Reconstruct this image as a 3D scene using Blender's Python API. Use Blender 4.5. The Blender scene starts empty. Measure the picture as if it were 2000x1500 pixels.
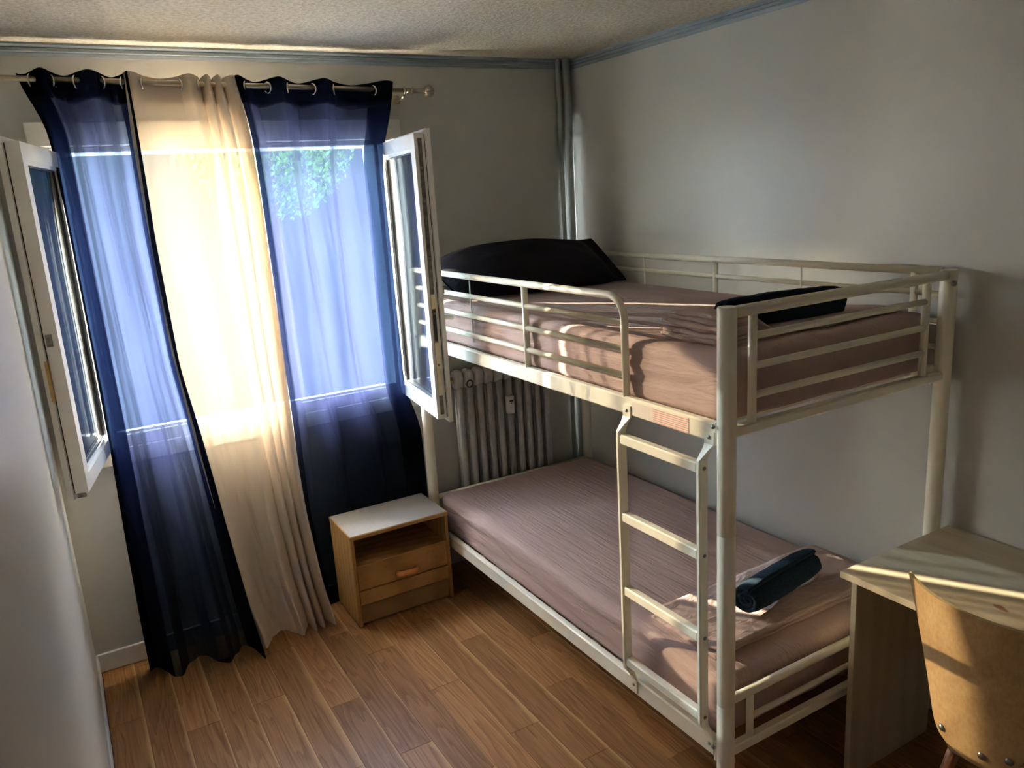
import bpy, math, random
from mathutils import Vector, Matrix, noise
random.seed(7)
PI = math.pi
scene = bpy.context.scene
COL = scene.collection

# ------------------------------------------------------------------ camera
CAM = Vector((-2.5278, -3.6379, 1.9411))
YAW, PITCH, ROLL, FPX = -0.5153, -0.2373, -0.0625, 1541.4
cy_, sy_, cp_, sp_ = math.cos(YAW), math.sin(YAW), math.cos(PITCH), math.sin(PITCH)
fwd = Vector((-sy_ * cp_, cy_ * cp_, sp_)); rgt = Vector((cy_, sy_, 0)); upv = rgt.cross(fwd)
r2 = math.cos(ROLL) * rgt + math.sin(ROLL) * upv
u2 = -math.sin(ROLL) * rgt + math.cos(ROLL) * upv
cd = bpy.data.cameras.new('camera'); cam = bpy.data.objects.new('camera', cd); COL.objects.link(cam)
cd.sensor_width = 36.0; cd.lens = FPX * 36.0 / 2000.0; cd.clip_start = 0.02
M = Matrix.Identity(4)
for i in range(3):
    M[i][0] = r2[i]; M[i][1] = u2[i]; M[i][2] = -fwd[i]; M[i][3] = CAM[i]
cam.matrix_world = M
scene.camera = cam

# ------------------------------------------------------------------ light
SUN_DIR = Vector((0.57, -1.0, -0.335)).normalized()
world = bpy.data.worlds.new('sky'); scene.world = world; world.use_nodes = True
wn = world.node_tree.nodes; wl = world.node_tree.links
for n in list(wn): wn.remove(n)
wo = wn.new('ShaderNodeOutputWorld'); wb = wn.new('ShaderNodeBackground')
wtc = wn.new('ShaderNodeTexCoord'); wsep = wn.new('ShaderNodeSeparateXYZ'); wr = wn.new('ShaderNodeValToRGB')
wl.new(wtc.outputs['Generated'], wsep.inputs[0]); wl.new(wsep.outputs['Z'], wr.inputs['Fac'])
wr.color_ramp.elements[0].position = 0.0; wr.color_ramp.elements[0].color = (1.0, 0.955, 0.87, 1)
wr.color_ramp.elements[1].position = 0.6; wr.color_ramp.elements[1].color = (0.92, 0.94, 0.97, 1)
wl.new(wr.outputs['Color'], wb.inputs['Color']); wb.inputs['Strength'].default_value = 24.0
wl.new(wb.outputs[0], wo.inputs['Surface'])
sl = bpy.data.lights.new('sun', 'SUN'); sun = bpy.data.objects.new('sun', sl); COL.objects.link(sun)
sl.energy = 5.6; sl.angle = math.radians(0.6); sl.color = (1.0, 0.87, 0.66)
sun.rotation_euler = SUN_DIR.to_track_quat('-Z', 'Y').to_euler(); sun.location = (-4, 6, 5)

scene.view_settings.view_transform = 'Standard'
scene.view_settings.look = 'None'
scene.view_settings.exposure = 2.62
scene.view_settings.gamma = 1.0
scene.view_settings.use_curve_mapping = False
scene.cycles.caustics_reflective = False
scene.cycles.caustics_refractive = False
scene.cycles.max_bounces = 12
scene.cycles.diffuse_bounces = 8
scene.cycles.transparent_max_bounces = 14
scene.cycles.use_adaptive_sampling = True
scene.cycles.adaptive_threshold = 0.03

# ------------------------------------------------------------------ materials
MATS = {}
def new_mat(name):
    m = bpy.data.materials.new(name); m.use_nodes = True
    nt = m.node_tree
    for n in list(nt.nodes): nt.nodes.remove(n)
    out = nt.nodes.new('ShaderNodeOutputMaterial')
    MATS[name] = m
    return m, nt, out
def N(nt, t, **k):
    n = nt.nodes.new(t)
    for a, b in k.items(): setattr(n, a, b)
    return n
def bsdf(nt, out, color, rough=0.5, metal=0.0, spec=0.5):
    b = N(nt, 'ShaderNodeBsdfPrincipled')
    b.inputs['Base Color'].default_value = (*color, 1)
    b.inputs['Roughness'].default_value = rough; b.inputs['Metallic'].default_value = metal
    b.inputs['Specular IOR Level'].default_value = spec
    nt.links.new(b.outputs[0], out.inputs['Surface'])
    return b
def coords(nt, scale=(1, 1, 1), kind='Object', rnd=False):
    tc = N(nt, 'ShaderNodeTexCoord'); mp = N(nt, 'ShaderNodeMapping')
    nt.links.new(tc.outputs[kind], mp.inputs['Vector']); mp.inputs['Scale'].default_value = scale
    if rnd:
        oi = N(nt, 'ShaderNodeObjectInfo'); mul = N(nt, 'ShaderNodeMath', operation='MULTIPLY')
        nt.links.new(oi.outputs['Random'], mul.inputs[0]); mul.inputs[1].default_value = 53.0
        cmb = N(nt, 'ShaderNodeCombineXYZ')
        for i in range(3): nt.links.new(mul.outputs[0], cmb.inputs[i])
        nt.links.new(cmb.outputs[0], mp.inputs['Location'])
    return mp.outputs[0]
def nz(nt, vec, scale, detail=3, rough=0.5, dist=0.0):
    n = N(nt, 'ShaderNodeTexNoise'); n.inputs['Scale'].default_value = scale
    n.inputs['Detail'].default_value = detail; n.inputs['Roughness'].default_value = rough
    n.inputs['Distortion'].default_value = dist
    nt.links.new(vec, n.inputs['Vector']); return n.outputs['Fac']
def ramp(nt, fac, stops):
    r = N(nt, 'ShaderNodeValToRGB'); e = r.color_ramp.elements
    while len(e) < len(stops): e.new(0.5)
    for i, (p, c) in enumerate(stops):
        e[i].position = p; e[i].color = (*c, 1) if len(c) == 3 else c
    nt.links.new(fac, r.inputs['Fac']); return r.outputs['Color']
def bump(nt, b, h, strength=0.2, dist=0.01):
    n = N(nt, 'ShaderNodeBump'); n.inputs['Strength'].default_value = strength; n.inputs['Distance'].default_value = dist
    nt.links.new(h, n.inputs['Height']); nt.links.new(n.outputs[0], b.inputs['Normal'])
def noisy(name, c1, c2, scale, rough=0.5, stretch=(1, 1, 1), metal=0.0, bs=0.0, bscale=None, bdist=0.002, detail=3, spec=0.5, rnd=False):
    m, nt, out = new_mat(name); b = bsdf(nt, out, c1, rough, metal, spec)
    v = coords(nt, stretch, rnd=rnd)
    nt.links.new(ramp(nt, nz(nt, v, scale, detail), [(0.3, c1), (0.7, c2)]), b.inputs['Base Color'])
    if bs: bump(nt, b, nz(nt, coords(nt, stretch), bscale or scale, 4), bs, bdist)
    return m

# wall paint over woven glass-fibre paper
m = noisy('wall_paint', (0.535, 0.530, 0.488), (0.575, 0.568, 0.524), 2.2, rough=0.42, bs=0.10, bscale=190, bdist=0.002, spec=0.4)
noisy('wall_white', (0.82, 0.81, 0.77), (0.86, 0.85, 0.81), 3, rough=0.6)
# left wall: same paint, brightness put into a lighter colour, satin and scuffed
m, nt, out = new_mat('wall_paint_scuffed'); b = bsdf(nt, out, (0.49, 0.52, 0.53), 0.34, 0, 0.45)
sc = nz(nt, coords(nt, (9, 9, 1.3)), 5.0, 3, 0.6)
c = ramp(nt, sc, [(0.0, (0.62, 0.615, 0.57)), (0.71, (0.65, 0.64, 0.60)), (0.735, (0.76, 0.77, 0.755)), (1.0, (0.78, 0.78, 0.76))])
nt.links.new(c, b.inputs['Base Color'])
bump(nt, b, nz(nt, coords(nt), 150, 4), 0.10, 0.002)
# stippled ceiling
m, nt, out = new_mat('ceiling_stipple'); b = bsdf(nt, out, (0.80, 0.76, 0.68), 0.8)
h = nz(nt, coords(nt), 62, 5, 0.65)
nt.links.new(ramp(nt, h, [(0.35, (0.52, 0.455, 0.345)), (0.62, (0.74, 0.665, 0.53))]), b.inputs['Base Color'])
bump(nt, b, h, 0.9, 0.012)
noisy('moulding_paint', (0.27, 0.32, 0.36), (0.31, 0.36, 0.40), 6, rough=0.45)
noisy('pipe_paint', (0.40, 0.44, 0.45), (0.45, 0.49, 0.50), 8, rough=0.4)
noisy('skirting_paint', (0.62, 0.63, 0.62), (0.70, 0.70, 0.68), 12, rough=0.45)
noisy('window_white', (0.80, 0.78, 0.72), (0.86, 0.84, 0.78), 10, rough=0.32)
noisy('exterior_render', (0.62, 0.58, 0.50), (0.70, 0.66, 0.58), 30, rough=0.9, bs=0.3, bscale=80)
noisy('gasket_black', (0.02, 0.02, 0.02), (0.03, 0.03, 0.03), 20, rough=0.5)
noisy('lock_steel', (0.30, 0.28, 0.23), (0.12, 0.11, 0.10), 45, rough=0.45, metal=0.7)
noisy('lock_zinc', (0.72, 0.64, 0.40), (0.80, 0.74, 0.55), 40, rough=0.4, metal=0.5)
noisy('rust_brass', (0.45, 0.26, 0.08), (0.62, 0.40, 0.16), 60, rough=0.5, metal=0.4)
noisy('rod_metal', (0.40, 0.33, 0.24), (0.48, 0.40, 0.30), 30, rough=0.28, metal=0.95)
noisy('eyelet_metal', (0.72, 0.70, 0.66), (0.8, 0.78, 0.74), 30, rough=0.2, metal=1.0)
noisy('bed_enamel', (0.82, 0.775, 0.615), (0.86, 0.815, 0.66), 7, rough=0.33)
noisy('bolt_metal', (0.26, 0.25, 0.22), (0.40, 0.38, 0.34), 40, rough=0.35, metal=0.9)
noisy('radiator_enamel', (0.50, 0.50, 0.49), (0.58, 0.58, 0.56), 25, rough=0.45)
noisy('meter_plastic', (0.78, 0.77, 0.72), (0.82, 0.81, 0.77), 30, rough=0.45)
noisy('dark_plastic', (0.03, 0.03, 0.035), (0.05, 0.05, 0.05), 30, rough=0.4)
noisy('handle_orange', (0.70, 0.27, 0.07), (0.76, 0.33, 0.10), 25, rough=0.4)
noisy('ground_gravel', (0.55, 0.52, 0.45), (0.66, 0.63, 0.56), 3, rough=0.95)
noisy('added_building_dark', (0.031, 0.037, 0.040), (0.037, 0.044, 0.047), 1.2, rough=0.9, spec=0.1)  # near-black so the added building keeps the window view dim
noisy('leaf_green', (0.03, 0.075, 0.018), (0.055, 0.11, 0.03), 5, rough=0.6, rnd=True)
noisy('bark', (0.022, 0.018, 0.014), (0.035, 0.028, 0.022), 14, rough=0.9)
noisy('chair_leg_wood', (0.30, 0.11, 0.05), (0.38, 0.16, 0.07), 12, rough=0.4, stretch=(6, 6, 1))

# mauve sheet cotton with fine creases along the bed
def cloth(name, c1, c2, rough=0.85, wr=0.25, stretch=(6, 1.2, 6), sheen=0.0, fine=500, ws=4.0):
    m, nt, out = new_mat(name); b = bsdf(nt, out, c1, rough, 0, 0.2)
    v = coords(nt, stretch)
    h = nz(nt, v, ws, 4, 0.55, 0.4)
    nt.links.new(ramp(nt, nz(nt, coords(nt), fine, 2), [(0.3, c1), (0.7, c2)]), b.inputs['Base Color'])
    if sheen:
        b.inputs['Sheen Weight'].default_value = sheen
    bump(nt, b, h, wr, 0.02)
    return m
cloth('sheet_mauve', (0.46, 0.335, 0.295), (0.49, 0.36, 0.32), wr=0.5, stretch=(13, 1.1, 7))
cloth('sheet_mauve_folded', (0.43, 0.32, 0.28), (0.47, 0.35, 0.31), wr=0.5, stretch=(3, 5, 6), ws=6)
cloth('pillow_black', (0.010, 0.008, 0.012), (0.014, 0.010, 0.016), wr=0.45, stretch=(2, 3, 3), ws=3)
m, nt, out = new_mat('towel_navy'); b = bsdf(nt, out, (0.006, 0.022, 0.038), 0.95, 0, 0.1)
h = nz(nt, coords(nt), 260, 3, 0.7)
nt.links.new(ramp(nt, h, [(0.35, (0.003, 0.012, 0.022)), (0.7, (0.018, 0.05, 0.08))]), b.inputs['Base Color'])
b.inputs['Sheen Weight'].default_value = 0.04
bump(nt, b, h, 1.0, 0.006)

def sheer(name, diff, transl, transp, ft, fr, slant=1.2):
    m, nt, out = new_mat(name)
    d = N(nt, 'ShaderNodeBsdfDiffuse'); d.inputs['Color'].default_value = (*diff, 1)
    t = N(nt, 'ShaderNodeBsdfTranslucent'); t.inputs['Color'].default_value = (*transl, 1)
    p = N(nt, 'ShaderNodeBsdfTransparent'); p.inputs['Color'].default_value = (*transp, 1)
    m1 = N(nt, 'ShaderNodeMixShader'); m1.inputs['Fac'].default_value = ft
    nt.links.new(d.outputs[0], m1.inputs[1]); nt.links.new(t.outputs[0], m1.inputs[2])
    m2 = N(nt, 'ShaderNodeMixShader')
    # open weave: thread density varies a little along the cloth
    v = nz(nt, coords(nt, (40, 40, 4)), 4, 2)
    mr = N(nt, 'ShaderNodeMapRange'); mr.inputs['To Min'].default_value = fr * 0.85; mr.inputs['To Max'].default_value = fr * 1.15
    nt.links.new(v, mr.inputs['Value'])
    # threads close up when the weave is met at a slant
    lw = N(nt, 'ShaderNodeLayerWeight'); lw.inputs['Blend'].default_value = 0.5
    iv = N(nt, 'ShaderNodeMath', operation='SUBTRACT'); iv.inputs[0].default_value = 1.0; nt.links.new(lw.outputs['Facing'], iv.inputs[1])
    pw = N(nt, 'ShaderNodeMath', operation='POWER'); nt.links.new(iv.outputs[0], pw.inputs[0]); pw.inputs[1].default_value = slant
    mu = N(nt, 'ShaderNodeMath', operation='MULTIPLY'); nt.links.new(pw.outputs[0], mu.inputs[0]); nt.links.new(mr.outputs[0], mu.inputs[1])
    nt.links.new(mu.outputs[0], m2.inputs['Fac'])
    nt.links.new(m1.outputs[0], m2.inputs[1]); nt.links.new(p.outputs[0], m2.inputs[2])
    nt.links.new(m2.outputs[0], out.inputs['Surface'])
sheer('voile_navy', (0.012, 0.013, 0.022), (0.011, 0.0135, 0.033), (0.46, 0.67, 1.0), 0.5, 0.110, 1.0)
sheer('voile_cream', (0.90, 0.78, 0.65), (0.036, 0.029, 0.020), (1.0, 0.94, 0.82), 0.32, 0.145, 1.0)

# thin glass
m, nt, out = new_mat('window_glass')
g = N(nt, 'ShaderNodeBsdfGlossy'); g.inputs['Roughness'].default_value = 0.02; g.inputs['Color'].default_value = (1, 1, 1, 1)
t = N(nt, 'ShaderNodeBsdfTransparent'); t.inputs['Color'].default_value = (0.93, 0.95, 0.95, 1)
lw = N(nt, 'ShaderNodeLayerWeight'); lw.inputs['Blend'].default_value = 0.5
pw = N(nt, 'ShaderNodeMath', operation='POWER'); nt.links.new(lw.outputs['Facing'], pw.inputs[0]); pw.inputs[1].default_value = 5.0
fr = N(nt, 'ShaderNodeMath', operation='MULTIPLY_ADD'); nt.links.new(pw.outputs[0], fr.inputs[0]); fr.inputs[1].default_value = 0.95; fr.inputs[2].default_value = 0.05
mx = N(nt, 'ShaderNodeMixShader'); nt.links.new(fr.outputs[0], mx.inputs['Fac'])
nt.links.new(t.outputs[0], mx.inputs[1]); nt.links.new(g.outputs[0], mx.inputs[2]); nt.links.new(mx.outputs[0], out.inputs['Surface'])

def wood(name, c_dark, c_mid, c_light, gs=(14, 1.1, 14), rough=0.4, rings=6.0, edge=None, rnd=True, bs=0.06, streak=0.5, cathedral=False):
    """wood print: growth rings pulled along local Y plus fine streaks; optional sapwood strip at one long edge"""
    m, nt, out = new_mat(name); b = bsdf(nt, out, c_mid, rough, 0, 0.3)
    v = coords(nt, gs, rnd=rnd)
    w = N(nt, 'ShaderNodeTexWave'); w.wave_type = 'RINGS'; w.rings_direction = 'Z'
    w.inputs['Scale'].default_value = rings * 0.1; w.inputs['Distortion'].default_value = 6.0
    w.inputs['Detail'].default_value = 3; w.inputs['Detail Scale'].default_value = 1.2
    nt.links.new(v, w.inputs['Vector'])
    if cathedral:
        # flat-sawn figure: nested arches along the board
        w.wave_type = 'BANDS'; w.bands_direction = 'X'; w.wave_profile = 'SAW'
        v0 = coords(nt, (11, 0.9, 11), rnd=rnd)
        nb_ = N(nt, 'ShaderNodeTexNoise'); nb_.inputs['Scale'].default_value = 0.9; nb_.inputs['Detail'].default_value = 2.5
        nt.links.new(v0, nb_.inputs['Vector'])
        cx_ = N(nt, 'ShaderNodeCombineXYZ'); nt.links.new(nb_.outputs['Fac'], cx_.inputs[0])
        for l_ in list(w.inputs['Vector'].links): nt.links.remove(l_)
        nt.links.new(cx_.outputs[0], w.inputs['Vector'])
        w.inputs['Scale'].default_value = 4.2; w.inputs['Distortion'].default_value = 0.0
    c1 = ramp(nt, w.outputs['Fac'], [(0.02, c_light), (0.55, c_mid), (0.92, c_dark), (1.0, c_mid)] if cathedral else [(0.05, c_dark), (0.5, c_mid), (0.95, c_light)])
    v2 = coords(nt, (gs[0] * 9, gs[1] * 2, gs[2] * 9), rnd=rnd)
    c2 = ramp(nt, nz(nt, v2, 2.0, 4, 0.6), [(0.3, c_dark), (0.7, c_light)])
    mixc = N(nt, 'ShaderNodeMixRGB'); mixc.inputs['Fac'].default_value = streak
    nt.links.new(c1, mixc.inputs[1]); nt.links.new(c2, mixc.inputs[2])
    col = mixc.outputs[0]
    if rnd:
        oi = N(nt, 'ShaderNodeObjectInfo'); hs = N(nt, 'ShaderNodeHueSaturation')
        mr = N(nt, 'ShaderNodeMapRange'); mr.inputs['To Min'].default_value = 0.76; mr.inputs['To Max'].default_value = 1.2
        nt.links.new(oi.outputs['Random'], mr.inputs['Value']); nt.links.new(mr.outputs[0], hs.inputs['Value'])
        nt.links.new(col, hs.inputs['Color']); col = hs.outputs[0]
    if edge:
        width, c_edge = edge
        tc = N(nt, 'ShaderNodeTexCoord'); sp = N(nt, 'ShaderNodeSeparateXYZ'); nt.links.new(tc.outputs['Object'], sp.inputs[0])
        nn = nz(nt, coords(nt, (1, 3, 1), rnd=True), 1.5, 2)
        oi2 = N(nt, 'ShaderNodeObjectInfo')
        f1 = N(nt, 'ShaderNodeMath', operation='MULTIPLY'); f1.inputs[1].default_value = 7.31
        nt.links.new(oi2.outputs['Random'], f1.inputs[0])
        f2 = N(nt, 'ShaderNodeMath', operation='FRACT'); nt.links.new(f1.outputs[0], f2.inputs[0])
        wd = N(nt, 'ShaderNodeMath', operation='MULTIPLY'); nt.links.new(f2.outputs[0], wd.inputs[0]); nt.links.new(nn, wd.inputs[1])
        wd2 = N(nt, 'ShaderNodeMath', operation='MULTIPLY'); nt.links.new(wd.outputs[0], wd2.inputs[0]); wd2.inputs[1].default_value = width * 2.2
        # 1 at the long edge (x = plank width), falling off over wd2
        ds = N(nt, 'ShaderNodeMath', operation='SUBTRACT'); ds.inputs[0].default_value = PLANK_W; nt.links.new(sp.outputs['X'], ds.inputs[1])
        dv = N(nt, 'ShaderNodeMath', operation='DIVIDE'); nt.links.new(ds.outputs[0], dv.inputs[0]); nt.links.new(wd2.outputs[0], dv.inputs[1])
        sb = N(nt, 'ShaderNodeMath', operation='SUBTRACT', use_clamp=True); sb.inputs[0].default_value = 1.0; nt.links.new(dv.outputs[0], sb.inputs[1])
        me = N(nt, 'ShaderNodeMixRGB'); nt.links.new(sb.outputs[0], me.inputs['Fac'])
        nt.links.new(col, me.inputs[1]); me.inputs[2].default_value = (*c_edge, 1); col = me.outputs[0]
    nt.links.new(col, b.inputs['Base Color'])
    if bs: bump(nt, b, nz(nt, v2, 2.0, 3), bs, 0.001)
    return m, nt, b
PLANK_W = 0.1279
wood('floor_plank', (0.22, 0.093, 0.031), (0.375, 0.180, 0.066), (0.50, 0.258, 0.100), gs=(9, 1.0, 9), rough=0.40, rings=9, edge=(0.024, (0.62, 0.38, 0.17)), streak=0.55, cathedral=True)
wood('beech_laminate', (0.36, 0.19, 0.06), (0.47, 0.26, 0.085), (0.53, 0.31, 0.11), gs=(2.2, 9, 9), rough=0.42, rings=7, rnd=False, streak=0.35)
wood('beech_plinth', (0.27, 0.155, 0.06), (0.34, 0.20, 0.08), (0.39, 0.235, 0.10), gs=(2.2, 9, 9), rough=0.42, rings=7, rnd=False, streak=0.4)
noisy('laminate_grey', (0.43, 0.40, 0.355), (0.48, 0.45, 0.40), 90, rough=0.4)
_, nt, b = wood('desk_oak', (0.45, 0.375, 0.25), (0.52, 0.44, 0.30), (0.58, 0.50, 0.35), gs=(7, 0.8, 2), rough=0.38, rings=5, rnd=False, streak=0.55, bs=0.03)
# worn brown burn mark on the desk surface
tc = N(nt, 'ShaderNodeTexCoord'); mp = N(nt, 'ShaderNodeMapping'); nt.links.new(tc.outputs['Object'], mp.inputs['Vector'])
mp.vector_type = 'TEXTURE'; mp.inputs['Location'].default_value = (-0.415, -0.395, 0.74); mp.inputs['Scale'].default_value = (0.022, 0.056, 10)
mp.inputs['Rotation'].default_value = (0, 0, -0.3)
ln = N(nt, 'ShaderNodeVectorMath', operation='LENGTH'); nt.links.new(mp.outputs[0], ln.inputs[0])
ad = N(nt, 'ShaderNodeMath', operation='ADD'); nt.links.new(ln.outputs['Value'], ad.inputs[0])
nt.links.new(nz(nt, coords(nt), 45, 3), ad.inputs[1])
msk = ramp(nt, ad.outputs[0], [(0.85, (1, 1, 1)), (1.0, (0, 0, 0))])
old = b.inputs['Base Color'].links[0].from_socket
mk = N(nt, 'ShaderNodeMixRGB'); nt.links.new(msk, mk.inputs['Fac']); nt.links.new(old, mk.inputs[1]); mk.inputs[2].default_value = (0.26, 0.13, 0.075, 1)
nt.links.new(mk.outputs[0], b.inputs['Base Color'])
# plywood chair shell, worn and grained
m, nt, out = new_mat('chair_ply'); b = bsdf(nt, out, (0.5, 0.33, 0.14), 0.5)
c1 = ramp(nt, nz(nt, coords(nt), 9, 6, 0.7), [(0.3, (0.36, 0.20, 0.075)), (0.52, (0.50, 0.31, 0.13)), (0.75, (0.60, 0.42, 0.21))])
c2 = ramp(nt, nz(nt, coords(nt, (1, 1, 0.5)), 120, 3, 0.6), [(0.35, (0.40, 0.25, 0.10)), (0.6, (0.60, 0.42, 0.20))])
mc = N(nt, 'ShaderNodeMixRGB'); mc.inputs['Fac'].default_value = 0.3; nt.links.new(c1, mc.inputs[1]); nt.links.new(c2, mc.inputs[2])
nt.links.new(mc.outputs[0], b.inputs['Base Color'])
noisy('ply_edge', (0.62, 0.46, 0.20), (0.72, 0.56, 0.28), 50, rough=0.5, stretch=(1, 1, 6))
# warning sticker: red print lines on pale film (local x along the rail, y up)
m, nt, out = new_mat('sticker_print'); b = bsdf(nt, out, (0.76, 0.70, 0.58), 0.4)
tc = N(nt, 'ShaderNodeTexCoord'); sp = N(nt, 'ShaderNodeSeparateXYZ'); nt.links.new(tc.outputs['Generated'], sp.inputs[0])
lines = N(nt, 'ShaderNodeMath', operation='SINE'); ml = N(nt, 'ShaderNodeMath', operation='MULTIPLY'); ml.inputs[1].default_value = 44
nt.links.new(sp.outputs['Z'], ml.inputs[0]); nt.links.new(ml.outputs[0], lines.inputs[0])
words = nz(nt, coords(nt, (1, 30, 1)), 3, 2)
wm = N(nt, 'ShaderNodeMath', operation='MULTIPLY'); nt.links.new(lines.outputs[0], wm.inputs[0]); nt.links.new(words, wm.inputs[1])
zone = ramp(nt, sp.outputs['Y'], [(0.0, (1, 1, 1)), (0.58, (1, 1, 1)), (0.62, (0.3, 0.3, 0.3)), (0.8, (0.3, 0.3, 0.3)), (0.82, (0, 0, 0))])
zm = N(nt, 'ShaderNodeMath', operation='MULTIPLY'); nt.links.new(wm.outputs[0], zm.inputs[0]); nt.links.new(zone, zm.inputs[1])
pc = ramp(nt, zm.outputs[0], [(0.10, (0.78, 0.70, 0.58)), (0.38, (0.74, 0.26, 0.20))])
nt.links.new(pc, b.inputs['Base Color'])

# ------------------------------------------------------------------ mesh helpers
class MB:
    def __init__(s): s.v = []; s.f = []; s.smooth = []
    def add(s, vs, fs, smooth=False):
        o = len(s.v); s.v += [tuple(x) for x in vs]
        for f in fs: s.f.append(tuple(i + o for i in f)); s.smooth.append(smooth)
        return s
    def box(s, a, b, bev=0.0):
        x0, x1 = sorted((a[0], b[0])); y0, y1 = sorted((a[1], b[1])); z0, z1 = sorted((a[2], b[2]))
        if bev <= 0:
            vs = [(x, y, z) for x in (x0, x1) for y in (y0, y1) for z in (z0, z1)]
            return s.add(vs, [(0, 1, 3, 2), (4, 6, 7, 5), (0, 4, 5, 1), (2, 3, 7, 6), (0, 2, 6, 4), (1, 5, 7, 3)])
        bev = min(bev, 0.49 * min(x1 - x0, y1 - y0, z1 - z0))
        # chamfered box: 24 verts, each corner has three
        vs = []; idx = {}
        for ix, (x, sx) in enumerate(((x0, 1), (x1, -1))):
            for iy, (y, sy) in enumerate(((y0, 1), (y1, -1))):
                for iz, (z, sz) in enumerate(((z0, 1), (z1, -1))):
                    idx[ix, iy, iz] = len(vs)
                    vs += [(x, y + sy * bev, z + sz * bev), (x + sx * bev, y, z + sz * bev), (x + sx * bev, y + sy * bev, z)]
        fs = []
        I = lambda ix, iy, iz, k: idx[ix, iy, iz] + k
        for q in (0, 1):
            fs.append((I(q, 0, 0, 0), I(q, 0, 1, 0), I(q, 1, 1, 0), I(q, 1, 0, 0)))
            fs.append((I(0, q, 0, 1), I(0, q, 1, 1), I(1, q, 1, 1), I(1, q, 0, 1)))
            fs.append((I(0, 0, q, 2), I(0, 1, q, 2), I(1, 1, q, 2), I(1, 0, q, 2)))
        for p in (0, 1):
            for q in (0, 1):
                fs.append((I(p, q, 0, 0), I(p, q, 1, 0), I(p, q, 1, 1), I(p, q, 0, 1)))
                fs.append((I(p, 0, q, 0), I(p, 1, q, 0), I(p, 1, q, 2), I(p, 0, q, 2)))
                fs.append((I(0, p, q, 1), I(1, p, q, 1), I(1, p, q, 2), I(0, p, q, 2)))
                for r in (0, 1): fs.append((I(p, q, r, 0), I(p, q, r, 1), I(p, q, r, 2)))
        return s.add(vs, fs)
    def sweep(s, path, prof, closed=False, caps=True, smooth=True, up=(0, 0, 1)):
        """prof: list of 2D points (closed), path: 3D points; parallel frames"""
        P = [Vector(p) for p in path]; n = len(P); m = len(prof); vs = []
        upv = Vector(up); prev = None
        for i, p in enumerate(P):
            if closed: t = (P[(i + 1) % n] - P[i - 1])
            else: t = P[min(i + 1, n - 1)] - P[max(i - 1, 0)]
            t.normalize()
            if prev is None:
                a = upv if abs(t.dot(upv)) < 0.95 else Vector((1, 0, 0))
                x = a.cross(t).normalized()
            else:
                x = (prev - prev.dot(t) * t)
                x = x.normalized() if x.length > 1e-6 else Vector((1, 0, 0))
            prev = x; y = t.cross(x)
            for (a, b) in prof: vs.append(p + x * a + y * b)
        fs = []
        for i in range(n if closed else n - 1):
            for j in range(m):
                k = (j + 1) % m; i2 = (i + 1) % n
                fs.append((i * m + j, i * m + k, i2 * m + k, i2 * m + j))
        s.add(vs, fs, smooth)
        if caps and not closed:
            o = len(s.v) - len(vs)
            s.f.append(tuple(o + j for j in reversed(range(m)))); s.smooth.append(False)
            s.f.append(tuple(o + (n - 1) * m + j for j in range(m))); s.smooth.append(False)
        return s
    def tube(s, path, r, seg=12, **k):
        return s.sweep(path, [(r * math.cos(2 * PI * j / seg), r * math.sin(2 * PI * j / seg)) for j in range(seg)], **k)
    def lathe(s, origin, axis, prof, seg=20, smooth=True):
        """prof: list of (distance along axis, radius)"""
        o = Vector(origin); ax = Vector(axis).normalized()
        x = ax.orthogonal().normalized(); y = ax.cross(x); vs = []; n = len(prof)
        for d, r in prof:
            for j in range(seg):
                a = 2 * PI * j / seg
                vs.append(o + ax * d + x * (max(r, 1e-5) * math.cos(a)) + y * (max(r, 1e-5) * math.sin(a)))
        fs = [(i * seg + j, i * seg + (j + 1) % seg, (i + 1) * seg + (j + 1) % seg, (i + 1) * seg + j) for i in range(n - 1) for j in range(seg)]
        s.add(vs, fs, smooth)
        o0 = len(s.v) - len(vs)
        s.f.append(tuple(o0 + j for j in reversed(range(seg)))); s.smooth.append(False)
        s.f.append(tuple(o0 + (n - 1) * seg + j for j in range(seg))); s.smooth.append(False)
        return s
    def torus(s, c, axis, R, r, seg=20, ms=8):
        c = Vector(c); ax = Vector(axis).normalized(); x = ax.orthogonal().normalized(); y = ax.cross(x)
        path = [c + x * (R * math.cos(2 * PI * i / seg)) + y * (R * math.sin(2 * PI * i / seg)) for i in range(seg)]
        return s.tube(path, r, ms, closed=True)
    def grid(s, fn, nu, nv, smooth=True):
        vs = [fn(i / nu, j / nv) for j in range(nv + 1) for i in range(nu + 1)]
        fs = [(j * (nu + 1) + i, j * (nu + 1) + i + 1, (j + 1) * (nu + 1) + i + 1, (j + 1) * (nu + 1) + i) for j in range(nv) for i in range(nu)]
        return s.add(vs, fs, smooth)
    def build(s, name, mat, parent=None, loc=(0, 0, 0), fix=True):
        """vertices are in world space; loc becomes the object's origin"""
        me = bpy.data.meshes.new(name); L = Vector(loc)
        me.from_pydata([tuple(Vector(v) - L) for v in s.v], [], s.f)
        me.polygons.foreach_set('use_smooth', s.smooth)
        me.validate()
        if fix:
            import bmesh
            bm = bmesh.new(); bm.from_mesh(me); bmesh.ops.recalc_face_normals(bm, faces=bm.faces); bm.to_mesh(me); bm.free()
        me.materials.append(MATS[mat]); me.update()
        o = bpy.data.objects.new(name, me); COL.objects.link(o)
        if parent is not None:
            o.parent = parent
            o.location = L - world_loc(parent)
        else: o.location = L
        return o
def world_loc(o):
    l = Vector(o.location)
    while o.parent is not None:
        o = o.parent; l += Vector(o.location)
    return l
def tag(o, label, cat, group=None):
    o['label'] = label; o['category'] = cat
    if group: o['group'] = group
    return o
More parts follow.
